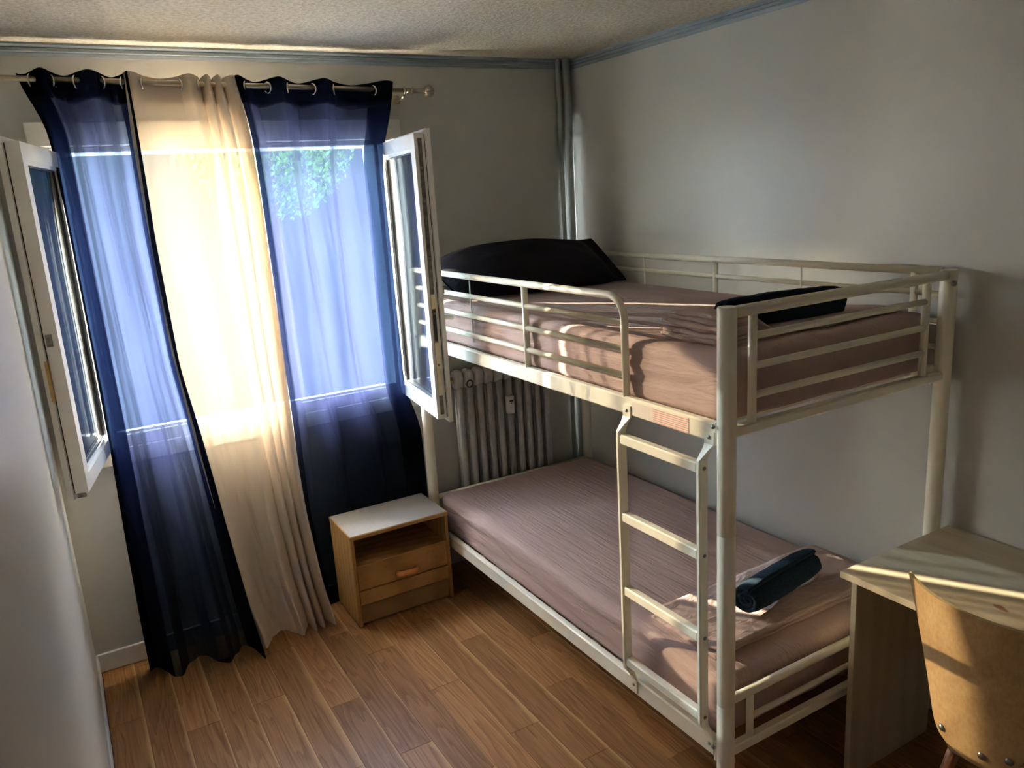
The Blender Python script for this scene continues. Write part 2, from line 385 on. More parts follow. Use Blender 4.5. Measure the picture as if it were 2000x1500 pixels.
def empty(name, loc, label=None, cat=None, group=None):
    o = bpy.data.objects.new(name, None); COL.objects.link(o); o.location = loc; o.empty_display_size = 0.1
    if label: tag(o, label, cat, group)
    return o
def struct(o):
    o['kind'] = 'structure'; return o
def rbox(mb, lo, hi, r, n=(40, 60, 10), disp=None):
    """rounded box as a dense grid, optionally displaced by disp(p, normal) -> offset vector"""
    lo = Vector(lo); hi = Vector(hi); vs = []; fs = []; key = {}
    dims = [hi[i] - lo[i] for i in range(3)]
    def pt(g):
        k = tuple(g)
        if k in key: return key[k]
        p = Vector([lo[i] + dims[i] * g[i] / n[i] for i in range(3)])
        q = Vector([min(max(p[i], lo[i] + r), hi[i] - r) for i in range(3)])
        d = p - q
        if d.length > 1e-9:
            nn = d.normalized(); p = q + nn * r
        else: nn = Vector((0, 0, 1))
        if disp: p = p + disp(p, nn)
        key[k] = len(vs); vs.append(p); return key[k]
    for ax in range(3):
        a, b = [(1, 2), (0, 2), (0, 1)][ax]
        for side in (0, n[ax]):
            for i in range(n[a]):
                for j in range(n[b]):
                    q = []
                    for (di, dj) in ((0, 0), (1, 0), (1, 1), (0, 1)):
                        g = [0, 0, 0]; g[ax] = side; g[a] = i + di; g[b] = j + dj; q.append(pt(g))
                    fs.append(tuple(q))
    return mb.add(vs, fs, True)
def nv(x, y, z): return noise.noise(Vector((x, y, z)))

# ------------------------------------------------------------------ the room
XL, XR, YB, YR, H = -2.645, 0.0, 0.0, -4.1, 2.595
WX0, WX1, WZ0, WZ1 = -2.44, -1.095, 0.985, 2.20       # window opening in the wall
fl = MB().box((XL - .1, YR - .1, -0.12), (XR + .1, 0.25, -0.006)).build('floor', 'gasket_black'); struct(fl)
col0 = -0.971
ends = {0: -.888, 1: -1.233, 2: -.727, 3: -1.391, 4: -.975, 5: -.576, 6: -1.257, 7: -.848, 8: -.305, 9: -.646, 10: -1.15, 11: -.668, 12: -.98, 13: -.458}
PL = 0.93
for k in range(-8, 15):
    xa = col0 - PLANK_W * k
    xb = xa + PLANK_W
    w0 = max(xa, XL + .004); w1 = min(xb, XR - .002)
    if w1 - w0 < 0.01: continue
    e = ends.get(k, -0.3 - 0.37 * ((k * 5) % 7) / 3.0)
    ys = [e]
    while ys[0] < -0.003: ys.insert(0, ys[0] + PL)
    while ys[-1] > YR: ys.append(ys[-1] - PL)
    for a, c in zip(ys[:-1], ys[1:]):
        a = min(a, -0.002); c = max(c, YR + .002)
        if a - c < 0.02: continue
        MB().box((w0 + .0004, c + .0005, -.006), (w1 - .0004, a - .0005, 0.0), 0.0006).build('plank', 'floor_plank', fl, loc=(xa, a, 0), fix=False)
ce = MB().box((XL - .1, YR - .1, H), (XR + .1, 0.25, H + .1)).build('ceiling', 'ceiling_stipple'); struct(ce)
wb_ = MB()
wb_.box((XL - .1, 0, -.1), (WX0, 0.25, H)); wb_.box((WX1, 0, -.1), (XR + .1, 0.25, H))
wb_.box((WX0, 0, -.1), (WX1, 0.25, WZ0)); wb_.box((WX0, 0, WZ1), (WX1, 0.25, H))
struct(wb_.build('wall_back', 'wall_paint'))
struct(MB().box((XL - .1, YR - .1, -.1), (XL, 0.0, H)).build('wall_left', 'wall_paint_scuffed'))
struct(MB().box((XR, YR - .1, -.1), (XR + .1, 0.0, H)).build('wall_right', 'wall_paint'))
struct(MB().box((XL, YR - .1, -.1), (XR, YR, H)).build('wall_rear', 'wall_white'))  # unseen wall, made white and set nearer to bounce light forward
# crown moulding, stepped profile
prof = [(0, 0), (0.0, -.046), (.006, -.046), (.009, -.036), (.009, -.032), (.015, -.029), (.015, -.018), (.012, -.015), (.018, -.011), (.024, -.008), (.024, 0)]
def crown(name, a, b, inward):
    inward = Vector(inward); mb = MB(); vs = []
    for p in (a, b):
        for d, z in prof: vs.append(Vector(p) + inward * d + Vector((0, 0, z)))
    n = len(prof)
    mb.add(vs, [(j, (j + 1) % n, n + (j + 1) % n, n + j) for j in range(n)] + [tuple(range(n)), tuple(range(n, 2 * n))])
    return struct(mb.build(name, 'moulding_paint'))
crown('trim_1', (XL, 0, H), (XR, 0, H), (0, -1, 0))
crown('trim_2', (XR, 0, H), (XR, YR, H), (-1, 0, 0))
crown('trim_3', (XL, 0, H), (XL, YR, H), (1, 0, 0))
struct(MB().box((XL, -.012, 0), (XR, 0, .088), .004).build('baseboard_back', 'skirting_paint'))
struct(MB().box((XL, YR, 0), (XL + .010, -.012, .085), .004).build('baseboard_left', 'skirting_paint'))
struct(MB().box((XR - .012, YR, 0), (XR, -.012, .088), .004).build('baseboard_right', 'skirting_paint'))

# heating pipes in the far corner
tag(MB().tube([(-.092, -.022, 0), (-.092, -.022, H)], .013, 14).build('heating_pipe', 'pipe_paint', loc=(-.092, -.022, 0)),
    'thin grey-blue painted pipe in the room corner, the one nearer the window', 'pipe')
tag(MB().tube([(-.048, -.034, 0), (-.048, -.034, H)], .021, 16).build('heating_pipe', 'pipe_paint', loc=(-.048, -.034, 0)),
    'thicker grey-blue painted pipe in the room corner, the one nearer the right wall', 'pipe')

# ------------------------------------------------------------------ window with two casements swung into the room
win = struct(empty('window_1', (-1.77, 0, 1.0)))
fm = MB()
FX0, FX1, FZ0, FZ1 = -2.455, -1.085, 0.99, 2.218
for a, c in (((FX0, FZ0), (FX0 + .05, FZ1)), ((FX1 - .05, FZ0), (FX1, FZ1))):
    fm.box((a[0], -.012, a[1]), (c[0], .06, c[1]), .004)
fm.box((FX0 + .05, -.012, FZ1 - .024), (FX1 - .05, .06, FZ1), .004)
fm.box((FX0 + .05, -.012, FZ0), (FX1 - .05, .06, 1.045), .004)
fm.box((FX0 + .05, -.004, 1.045), (FX1 - .05, .02, 1.056), .002)
fm.build('window_frame', 'window_white', win)
MB().box((-2.50, -.018, .918), (-1.03, 0.0, .99), .004).build('apron', 'window_white', win)
MB().box((-2.525, -.02, 2.219), (-.993, 0.0, 2.312), .004).build('shutter_box_cover', 'window_white', win)
MB().box((-2.44, .06, .965), (-1.095, .30, .99), .004).build('sill', 'exterior_render', win)
def sash(hinge, ang, sgn, label):
    """closed sash would run from the hinge towards sgn*X; it is turned by ang into the room.  local u along the sash, w across its thickness (w>0: the face that looked indoors)"""
    hx, hy = hinge; a = math.radians(ang)
    U = Vector((sgn * math.cos(a), -math.sin(a), 0))                # hinge -> free edge
    Wd = Vector((-sgn * math.sin(a), -math.cos(a), 0))             # towards the side that faces the wall beside the window
    O = Vector((hx, hy, 0)); W, Z0, Z1 = 0.61, 1.0, 2.205
    root = empty('casement_sash', O + Vector((0, 0, 1.0))); root.parent = win; root.location = O + Vector((0, 0, 1.0)) - world_loc(win)
    root['label'] = label
    def P(u, w, z): return O + U * u + Wd * w + Vector((0, 0, z))
    def bx(mb, u0, u1, w0, w1, z0, z1):
        vs = [P(u, w, z) for u in (u0, u1) for w in (w0, w1) for z in (z0, z1)]
        mb.add(vs, [(0, 1, 3, 2), (4, 6, 7, 5), (0, 4, 5, 1), (2, 3, 7, 6), (0, 2, 6, 4), (1, 5, 7, 3)])
    def frame(mb, f, w0, w1, g=0.0):
        bx(mb, g, f, w0, w1, Z0 + g, Z1 - g); bx(mb, W - f, W - g, w0, w1, Z0 + g, Z1 - g)
        bx(mb, f, W - f, w0, w1, Z0 + g, Z0 + f); bx(mb, f, W - f, w0, w1, Z1 - f, Z1 - g)
    mb = MB(); frame(mb, .066, 0.0, .042, g=.010); mb.build('outer_frame', 'window_white', root)
    mb = MB(); frame(mb, .060, .046, .064, g=-.006); mb.build('rebate_lip', 'window_white', root)
    mb = MB(); frame(mb, .062, .042, .046, g=.014); mb.build('gasket', 'gasket_black', root)
    mb = MB(); g0, g1 = .066, .078
    for (u0, u1, z0, z1) in ((g0, g1, Z0 + g0, Z1 - g0), (W - g1, W - g0, Z0 + g0, Z1 - g0), (g1, W - g1, Z0 + g0, Z0 + g1), (g1, W - g1, Z1 - g1, Z1 - g0)):
        bx(mb, u0, u1, .008, .052, z0, z1)
    mb.build('glazing_bead', 'window_white', root)
    mb = MB(); g0, g1 = .078, .083
    for (u0, u1, z0, z1) in ((g0, g1, Z0 + g0, Z1 - g0), (W - g1, W - g0, Z0 + g0, Z1 - g0), (g1, W - g1, Z0 + g0, Z0 + g1), (g1, W - g1, Z1 - g1, Z1 - g0)):
        bx(mb, u0, u1, .016, .044, z0, z1)
    mb.build('glazing_seal', 'gasket_black', root)
    mb = MB(); bx(mb, .078, W - .078, .020, .024, Z0 + .078, Z1 - .078); mb.build('pane', 'window_glass', root)
    mb = MB(); bx(mb, .078, W - .078, .036, .040, Z0 + .078, Z1 - .078); mb.build('pane', 'window_glass', root)
    return root, P, bx, W, Z0, Z1
# right casement: free edge shows its locking strip, handle on the far face
rs, P, bx, W, Z0, Z1 = sash((-1.122, -.022), 83.0, -1, 'right casement sash with locking strip on its edge')
mb = MB(); bx(mb, W - .011, W - .006, .014, .030, Z0 + .03, Z1 - .03); mb.build('locking_strip', 'lock_steel', rs)
for (za, zb) in ((1.115, 1.345), (1.49, 1.55)):
    mb = MB(); bx(mb, W - .008, W - .003, .013, .031, za, zb); mb.build('strip_plate', 'lock_zinc', rs)
mb = MB(); bx(mb, W - .008, W - .004, .016, .028, 1.352, 1.485); mb.build('lock_case', 'gasket_black', rs)
for z in (1.06, 1.25, 1.47, 1.58, 1.70, 1.86, 1.93, 2.06):
    MB().lathe(P(W - .006, .022, z), (P(1, 0, 0) - P(0, 0, 0)), [(0, .006), (.004, .005), (.006, .0)], 8).build('cam_stud', 'bolt_metal', rs)
hd = MB(); bx(hd, W - .075, W - .04, .064, .074, 1.36, 1.50); hd = hd.build('handle_plate', 'window_white', rs)
mb = MB().tube([P(W - .058, .072, 1.44), P(W - .058, .105, 1.44), P(W - .065, .118, 1.435), P(W - .17, .120, 1.425)], .010, 10); mb.build('handle_lever', 'window_white', rs)
mb = MB(); bx(mb, W - .06, W - .035, .064, .084, 1.545, 1.57); mb.build('strike', 'rust_brass', rs)
# left casement
ls, P, bx, W, Z0, Z1 = sash((-2.420, -.022), 102.0, 1, 'left casement sash beside the left wall')
mb = MB(); bx(mb, W - .011, W + .007, .043, .052, 1.35, 1.49); mb.build('rusty_strike', 'rust_brass', ls)
mb = MB(); bx(mb, W - .011, W - .002, .018, .036, 1.535, 1.575); mb.build('catch', 'lock_steel', ls)
mb = MB(); bx(mb, W - .02, W - .008, .010, .036, Z0 - .004, Z0 + .012); mb.build('end_cap', 'lock_steel', ls)

# ------------------------------------------------------------------ curtain rod
RY = -.10
def rz(x): return 2.456 - (x + 2.567) * 0.0194
rod = empty('curtain_rod', (-1.75, RY, 2.44), 'brushed brass curtain rod with a ribbed ball end above the window', 'curtain rod')
MB().tube([(-2.635, RY, rz(-2.635)), (-.93, RY, rz(-.93))], .0105, 16).build('pole', 'rod_metal', rod)
fi = MB().lathe((-.985, RY, rz(-.985)), (1, 0, -.0194), [(0, .0125), (.018, .0125), (.022, .0125), (.024, .016), (.03, .016), (.032, .0115), (.085, .0115), (.089, .016), (.094, .016), (.096, .012)], 18).build('finial_neck', 'rod_metal', rod)
mb = MB(); c = Vector((-.872, RY, rz(-.872)))
def ball(u, v):
    a = 2 * PI * u; t = PI * v; r = .026 * (1 + .10 * math.cos(14 * a)) if 0.05 < v < .95 else .024
    return c + Vector((-math.cos(t) * .027, r * math.sin(t) * math.cos(a), r * math.sin(t) * math.sin(a)))
mb.grid(ball, 84, 14).build('finial_ball', 'rod_metal', rod)
for x in (-.995, -2.60):
    mb = MB().tube([(x, -.001, rz(x) - .03), (x, -.07, rz(x) - .03), (x, -.095, rz(x) - .022)], .006, 10)
    mb.lathe((x, 0, rz(x) - .03), (0, -1, 0), [(0, .02), (.004, .02), (.008, .012)], 16)
    mb.torus((x, RY, rz(x)), (1, 0, 0), .014, .004, 16, 6)
    mb.build('bracket', 'rod_metal', rod)

# ------------------------------------------------------------------ curtains
def lerp_tab(tab, z):
    """tab rows sorted by falling z: (z, a, b, ...)"""
    if z >= tab[0][0]: return tab[0][1:]
    for r0, r1 in zip(tab[:-1], tab[1:]):
        if z >= r1[0]:
            t = (r0[0] - z) / (r0[0] - r1[0])
            return tuple(a + (c - a) * t for a, c in zip(r0[1:], r1[1:]))
    return tab[-1][1:]
def smooth_tab(tab, z):
    acc = None
    for dz, w in ((-.08, 1), (-.04, 2), (0, 3), (.04, 2), (.08, 1)):
        r = lerp_tab(tab, z + dz)
        acc = [x * w for x in r] if acc is None else [p + x * w for p, x in zip(acc, r)]
    return [x / 9 for x in acc]
def curtain(name, label, knots, tab, mat, seed, nu=260, nvv=110, ztop=2.472, wr=.012, fine=.0018, hem=None, group=None, fold=(.0, .0), flare=0.0):
    """knots: (X on the rod, fold phase); an integer phase is where the cloth crosses the rod.  tab: (z, Xleft, Xright, y, fold depth)"""
    X0, X1 = knots[0][0], knots[-1][0]
    root = empty(name, ((X0 + X1) / 2, RY, 2.44), label, 'curtain', group)
    def phase(s):
        x = X0 + s * (X1 - X0)
        for (xa, pa), (xb, pb) in zip(knots[:-1], knots[1:]):
            if x <= xb + 1e-9: return pa + (pb - pa) * (x - xa) / (xb - xa)
        return knots[-1][1]
    def fn(u, v):
        ua = -fold[0] + u * (1 + fold[0] + fold[1]); back = 0.0
        u = ua
        if u < 0: back = min(1, -u / .03); u = -u
        elif u > 1: back = min(1, (u - 1) / .03); u = 2 - u
        ph = phase(u); w = math.sin(PI * ph)
        zt = rz(X0 + u * (X1 - X0)) + .028 + .008 * w
        z = zt * (1 - v)
        if hem: z = zt * (1 - v) + hem(u) * v
        xl, xr, yb, amp = smooth_tab(tab, z)
        d = min(1, v * 4)
        k = u + .018 * d * nv(u * 5 + seed, z * .8, 3.1) + .004 * math.sin(2 * PI * ph) * (1 - v)
        k = min(max(k, 0), 1) if 0 < u < 1 else u
        x = xl + (xr - xl) * k
        wl_ = w
        if d > 0:
            ph2 = ph + .35 * d * nv(u * 3.5 + seed * 2, z * .7, 7.7)
            wl_ = math.sin(PI * ph2)
        y = yb - amp * (wl_ * (1 - .25 * d) + .25 * d * nv(u * 14 + seed, z * .9, 1.3))
        y += d * (wr * nv(u * 9 + seed, z * 2.3, 5.5) + fine * nv(u * 38 + seed + z * 3, z * 4.5 + u * 5, 9.5))
        if flare: y -= flare * max(0, (u - .62) / .38) ** 1.5 * max(0, (v - .72) / .28) ** 1.5
        y = min(y + back * (.009 + .006 * nv(u * 9, z * 2, seed)), -.006)
        return Vector((x, y, max(z, .002)))
    cl = MB().grid(fn, nu, nvv).build('cloth', mat, root, fix=False)
    def band(u, v):
        p = fn(u, v * .042); return p + Vector((0, .0035, -.001))
    MB().grid(band, nu, 6).build('header_band', mat, root, fix=False)
    return root
def eyelets(root, xs, ax):
    for i, x in enumerate(xs):
        MB().torus((x, RY, rz(x) - .006), (1, ax * (1 if i % 2 else -1), 0), .0215, .004, 20, 8).build('eyelet', 'eyelet_metal', root)
lk = [(-2.523, -.75), (-2.471, 0), (-2.41, 1), (-2.325, 2), (-2.24, 3), (-2.164, 4), (-2.147, 4.5)]
lt = [(2.47, -2.522, -2.147, -.10, .034), (2.28, -2.448, -2.145, -.115, .036), (1.85, -2.441, -2.146, -.13, .038), (1.32, -2.44, -2.13, -.14, .04),
      (1.02, -2.443, -2.093, -.15, .045), (.62, -2.45, -2.058, -.17, .055), (.2, -2.452, -2.02, -.185, .075), (0, -2.45, -1.995, -.19, .09)]
cl = curtain('navy_curtain', 'long dark navy see-through eyelet curtain hanging at the left, by the left wall', lk, lt, 'voile_navy', 1.7, group='navy eyelet curtains', fold=(.20, .10), flare=.085)
eyelets(cl, [-2.471, -2.41, -2.325, -2.24, -2.164], .55)
sk = [(-2.158, .25), (-2.095, 1), (-1.96, 2), (-1.886, 3), (-1.872, 4), (-1.84, 5), (-1.83, 6), (-1.80, 7), (-1.79, 8), (-1.748, 8.7)]
st = [(2.47, -2.16, -1.748, -.10, .026), (2.27, -2.17, -1.716, -.11, .03), (1.95, -2.17, -1.706, -.12, .032), (1.42, -2.16, -1.702, -.13, .034),
      (.93, -2.115, -1.702, -.135, .034), (.57, -2.075, -1.70, -.15, .04), (.23, -2.03, -1.675, -.175, .05), (0, -1.985, -1.64, -.195, .065)]
cl = curtain('cream_curtain', 'cream white sheer curtain hanging between the two navy curtains', sk, st, 'voile_cream', 5.2, fine=.0018, nu=320, fold=(.05, .07))
eyelets(cl, [-2.095, -1.96, -1.886], .35)
rk = [(-1.752, .3), (-1.705, 1), (-1.613, 2), (-1.527, 3), (-1.421, 4), (-1.325, 5), (-1.146, 6), (-1.043, 6.8)]
rt = [(2.47, -1.752, -1.043, -.10, .032), (2.27, -1.716, -1.09, -.105, .034), (2.15, -1.71, -1.134, -.105, .034), (1.69, -1.70, -1.135, -.10, .034), (1.06, -1.69, -1.133, -.085, .032),
      (.84, -1.687, -1.06, -.07, .028), (.52, -1.68, -1.035, -.033, .012), (.16, -1.646, -1.035, -.03, .010), (0, -1.624, -1.035, -.03, .010)]
cl = curtain('navy_curtain', 'long dark navy see-through eyelet curtain hanging behind the nightstand', rk, rt, 'voile_navy', 9.4, group='navy eyelet curtains', wr=.014, fine=.003, fold=(.05, .16))
eyelets(cl, [-1.705, -1.613, -1.527, -1.421, -1.325, -1.146], .45)

# ------------------------------------------------------------------ radiator
RX0, NS, PITCHR = -.852, 10, .0585
rad = empty('radiator', (RX0 + NS * PITCHR / 2, -.055, .09), 'old grey cast-iron column radiator on the wall behind the bunk bed', 'radiator')
def section():
    mb = MB(); z0, z1 = .10, 1.07; yb, yf = -.028, -.086; hw = .017
    for yc, r in ((yf + .013, 1.0), (yb - .010, .8)):
        prof_ = [(hw * r * math.copysign(abs(math.cos(a)) ** .7, math.cos(a)), .013 * r * math.copysign(abs(math.sin(a)) ** .7, math.sin(a))) for a in [2 * PI * j / 12 for j in range(12)]]
        mb.sweep([(0, yc, z0 + .03), (0, yc, z1 - .03)], prof_, up=(0, 1, 0))
    for zc in (z0 + .04, z1 - .045):
        def head(u, v):
            a = 2 * PI * u; t = PI * v; e = .55
            cx = math.copysign(abs(math.sin(t)) ** e, 1) * math.copysign(abs(math.cos(a)) ** e, math.cos(a))
            cyy = math.copysign(abs(math.sin(t)) ** e, 1) * math.copysign(abs(math.sin(a)) ** e, math.sin(a))
            cz = math.copysign(abs(math.cos(t)) ** e, math.cos(t))
            return Vector((.026 * cx, (yf + yb) / 2 + .0315 * cyy, zc + .05 * cz))
        mb.grid(head, 20, 10)
        mb.lathe((-.03, (yf + yb) / 2, zc), (1, 0, 0), [(0, .02), (.06, .02)], 12)
    return mb
s0 = None
for i in range(NS):
    x = RX0 + PITCHR * (i + .5)
    if s0 is None:
        s0 = section().build('column', 'radiator_enamel', rad, loc=(0, 0, 0)); s0.location = Vector((x, 0, 0)) - world_loc(rad)
    else:
        o = s0.copy(); COL.objects.link(o); o.parent = rad; o.location = Vector((x, 0, 0)) - world_loc(rad)
MB().lathe((RX0 - .003, -.057, 1.025), (-1, 0, 0), [(0, .018), (.012, .018), (.013, .024), (.03, .024), (.031, .012), (.045, .012)], 6, smooth=False).build('valve', 'rust_brass', rad)
MB().tube([(RX0 - .03, -.057, 1.03), (RX0 - .03, -.03, 1.055), (RX0 - .03, -.001, 1.055)], .008, 8).build('supply_pipe', 'radiator_enamel', rad)
MB().torus((RX0 + .085, -.090, 1.0), (0, 1, .1), .018, .003, 16, 6).build('wire_loop', 'dark_plastic', rad)
mt = empty('heat_meter', (-.545, -.09, .84), 'small white heat meter clipped on a radiator column', 'meter')
MB().box((-.565, -.118, .80), (-.525, -.087, .90), .005).build('housing', 'meter_plastic', mt)
MB().box((-.556, -.1195, .868), (-.534, -.1175, .877)).build('display', 'dark_plastic', mt)
MB().box((-.547, -.1195, .857), (-.541, -.1175, .862)).build('sensor_eye', 'dark_plastic', mt)

# ------------------------------------------------------------------ bunk bed
BX0, BX1, BY0, BY1, BZ = -.0615, -1.031, -.1117, -2.1517, 1.62
bed = empty('bunk_bed', ((BX0 + BX1) / 2, (BY0 + BY1) / 2, 0), 'cream enamelled metal tube bunk bed with guard rails and a ladder', 'bunk bed')
E_ = 'bed_enamel'
for x in (BX0, BX1):
    for y in (BY0, BY1):
        po = MB().lathe((x, y, 0), (0, 0, 1), [(0, .024), (.004, .026), (.438, .026), (.4395, .0247), (.4415, .0247), (.443, .026), (.977, .026), (.9785, .0247), (.9805, .0247), (.982, .026), (BZ - .003, .026), (BZ, .0245)], 24).build('post', E_, bed, loc=(x, y, 0))
        for z in (1.275, .272):
            sy = 1 if y < -1 else -1; sx = -1 if x == BX0 else 1
            MB().lathe((x - sx * .002, y + sy * .022, z + .02), (-sx * 1, 0, 0), [(0.024, .007), (.030, .006), (.032, 0)], 10).build('bolt', 'bolt_metal', po)
MB().lathe((BX0 - .012, BY1 - .021, 1.578), (-.3, -1, 0), [(0, .009), (.008, .009), (.009, .006), (.011, .004)], 12).build('bolt', 'bolt_metal', bed)
def tube(name, path, r, parent=bed, seg=12): return MB().tube(path, r, seg).build(name, E_, parent)
for y in (BY0, BY1):
    en = 'end_rail'
    tube(en, [(BX1 + .02, y, 1.603), (BX0 - .02, y, 1.603)], .0165, seg=16)
    for x in (BX1 + .094, BX0 - .112): tube('upright', [(x, y, 1.285), (x, y, 1.598)], .0125)
    for z in (1.53, 1.447, 1.365): tube('bar', [(BX1 + .094, y, z), (BX0 - .112, y, z)], .0105)
    MB().box((BX1 + .015, y - .015, 1.262), (BX0 - .015, y + .015, 1.291), .004).build('cross_rail', E_, bed)
    tube(en, [(BX1 + .02, y, .447), (BX0 - .02, y, .447)], .0145, seg=16)
    for x in (BX1 + .10, BX0 - .11): tube('upright', [(x, y, .285), (x, y, .445)], .0115)
    tube('bar', [(BX1 + .10, y, .357), (BX0 - .11, y, .357)], .009)
    MB().box((BX1 + .015, y - .014, .260), (BX0 - .015, y + .014, .293), .004).build('cross_rail', E_, bed)
for x, s in ((BX1, -1), (BX0, 1)):
    for z0, z1 in ((1.243, 1.300), (.243, .306)):
        mb = MB().box((x - .014, BY1 + .022, z0), (x + .014, BY0 - .022, z1), .005)
        sr = mb.build('side_rail', E_, bed, loc=(x, (BY0 + BY1) / 2, z0))
        for y, d in ((BY1, 1), (BY0, -1)):
            MB().box((x - .017, y + d * .022, z0 - .008), (x + .017, y + d * .034, z1 + .006), .003).build('end_bracket', E_, sr)
        if x == BX1 and z0 > 1:
            MB().box((x - .0152, -2.02, 1.247), (x - .0142, -1.765, 1.292)).build('warning_sticker', 'sticker_print', sr, loc=(x - .015, -2.02, 1.247))
# room-side guard rail with a rounded end
gx = BX1; pts = [(gx, BY0 - .02, 1.612)]
for i in range(9):
    a = PI / 2 * i / 8; pts.append((gx, -1.648 - .072 * math.sin(a), 1.540 + .072 * math.cos(a)))
pts.append((gx, -1.722, 1.29))
tube('guard_rail', pts, .0125, seg=14)
for y, r in ((-1.13, .0125),): tube('upright', [(gx, y, 1.295), (gx, y, 1.605)], r)
for z in (1.53, 1.447, 1.364): tube('bar', [(gx, BY0 - .02, z), (gx, -1.722, z)], .0105)
tube('thin_rod', [(gx + .012, -.665, 1.33), (gx + .012, -.665, 1.606)], .003, seg=8)
# wall-side guard rail
tube('guard_rail', [(BX0, BY0 - .02, 1.610), (BX0, BY1 + .02, 1.612)], .0135, seg=14)
for z in (1.540, 1.45, 1.365): tube('bar', [(BX0, BY0 - .02, z), (BX0, BY1 + .02, z)], .0095)
for y, r in ((-1.12, .0115), (-2.035, .0125)): tube('upright', [(BX0, y, 1.295), (BX0, y, 1.605)], r)
for y in (-.66, -1.583): tube('thin_rod', [(BX0 - .011, y, 1.33), (BX0 - .011, y, 1.606)], .003, seg=8)
# mattress supports
for z in (1.272, .270):
    for i in range(13):
        y = BY0 - .12 - i * .15
        MB().box((BX1 + .014, y - .02, z - .012), (BX0 - .014, y + .02, z), .002).build('support_slat', E_, bed)
# ladder
lad = empty('ladder', (BX1 - .03, -1.88, .27)); lad.parent = bed; lad.location = Vector((BX1 - .03, -1.88, .27)) - world_loc(bed)
LX = BX1 - .030
for y in (-1.727, -2.088):
    mb = MB(); yo = y - .016
    rows = [(1.275, LX + .0145, yo, .003, .020), (1.238, LX + .013, yo, .003, .019), (1.222, LX + .008, y - .011, .006, .014), (1.19, LX, y, .016, .009), (1.16, LX, y, .017, .009),
            (.38, LX, y, .017, .009), (.35, LX, y, .016, .009), (.325, LX + .009, y - .011, .007, .013), (.305, LX + .013, yo, .003, .017), (.255, LX + .0145, yo, .003, .017)]
    vs = []; fs = []
    for z, xc, yc, hx, hy in rows:
        ch = min(hx, hy) * .5
        vs += [(xc - hx, yc - hy + ch, z), (xc - hx + ch, yc - hy, z), (xc + hx - ch, yc - hy, z), (xc + hx, yc - hy + ch, z),
               (xc + hx, yc + hy - ch, z), (xc + hx - ch, yc + hy, z), (xc - hx + ch, yc + hy, z), (xc - hx, yc + hy - ch, z)]
    for i in range(len(rows) - 1):
        for j in range(8): fs.append((i * 8 + j, i * 8 + (j + 1) % 8, (i + 1) * 8 + (j + 1) % 8, (i + 1) * 8 + j))
    fs += [tuple(range(8)), tuple(range(8 * (len(rows) - 1), 8 * len(rows)))]
    mb.add(vs, fs)
    so = mb.build('stile', E_, lad)
    for z in (1.258, .284):
        MB().lathe((LX + .016, yo, z), (-1, 0, 0), [(0, .009), (.004, .009), (.005, .006), (.008, .005), (.009, 0)], 12).build('bolt', 'bolt_metal', so)
    for z in (1.167, .903, .640, .375):
        MB().lathe((LX, y - .008, z), (0, -1, 0), [(0, .006), (.003, .006), (.005, .003), (.0055, 0)], 10).build('rivet', 'bolt_metal', so)
for z in (1.167, .903, .640, .375):
    MB().box((LX - .014, -2.080, z - .016), (LX + .014, -1.735, z + .016), .004).build('rung', E_, lad)

# ------------------------------------------------------------------ mattresses in fitted sheets
def crease(seed, amp):
    def d(p, n):
        side = 1 - abs(n.z)
        a = amp * (nv(p.x * 3 + seed, p.y * 2.2, p.z * 26) * (.25 + .9 * side) + .6 * nv(p.x * 11 + seed, p.y * 2.0, p.z * 9))
        return n * a + Vector((0, 0, -.006 * abs(nv(p.x * 2.5, p.y * 1.7, seed))))
    return d
def mattress(lo, hi, label, seed):
    mb = rbox(MB(), lo, hi, .035, (60, 130, 16), crease(seed, .006))
    c = ((lo[0] + hi[0]) / 2, (lo[1] + hi[1]) / 2, lo[2])
    o = mb.build('mattress', 'sheet_mauve', loc=c)
    return tag(o, label, 'mattress', 'bunk mattresses')
mattress((-1.012, -2.120, 1.286), (-.085, -.150, 1.482), 'mattress in a mauve fitted sheet on the upper bunk', 2.0)
mattress((-1.012, -2.120, .284), (-.085, -.150, .482), 'mattress in a mauve fitted sheet on the lower bunk', 6.0)

# ------------------------------------------------------------------ bedding on the bunks
# black pillow leaning on the head rail
def pillow():
    mb = MB(); nu, nvp = 70, 36; vs = []; fs = []
    def P(u, v, s):      # u,v in -1..1
        au = abs(u); fl_ = u / .86 if u > 0 else -u
        body = max(0.0, 1 - min(1, fl_) ** 3.4) ** .62 * max(0.0, 1 - abs(v) ** 2.4) ** .60
        t = .080 * body + .005 * (1 - abs(v) ** 8)
        wv = .195 * (1 - .16 * max(0, -u) ** 3 - .10 * max(0, u) ** 4)
        x = .465 * u * (1 - .05 * abs(v) ** 2) if u < 0 else .465 * u
        y = wv * v
        z = s * t + .012 * nv(u * 2.2, v * 2.0, 3) * body + .02 * (1 - u ** 2) - .030 * max(0, -u - .55) + .022 * max(0, (u - .5) / .5) ** 1.5 * (.6 + v)
        return Vector((x, y, z))
    for s in (1, -1):
        mb.grid(lambda a, b_: P(2 * a - 1, 2 * b_ - 1, s), nu, nvp)
    rot = Matrix.Rotation(math.radians(1), 3, 'Y') @ Matrix.Rotation(math.radians(27), 3, 'X')
    c = Vector((-.540, -.375, 1.582))
    mb.v = [tuple(rot @ Vector(v) + c) for v in mb.v]
    o = mb.build('pillow', 'pillow_black', loc=(c.x, c.y, 1.48))
    return tag(o, 'black pillow lying at the head of the upper bunk', 'pillow')
pillow()
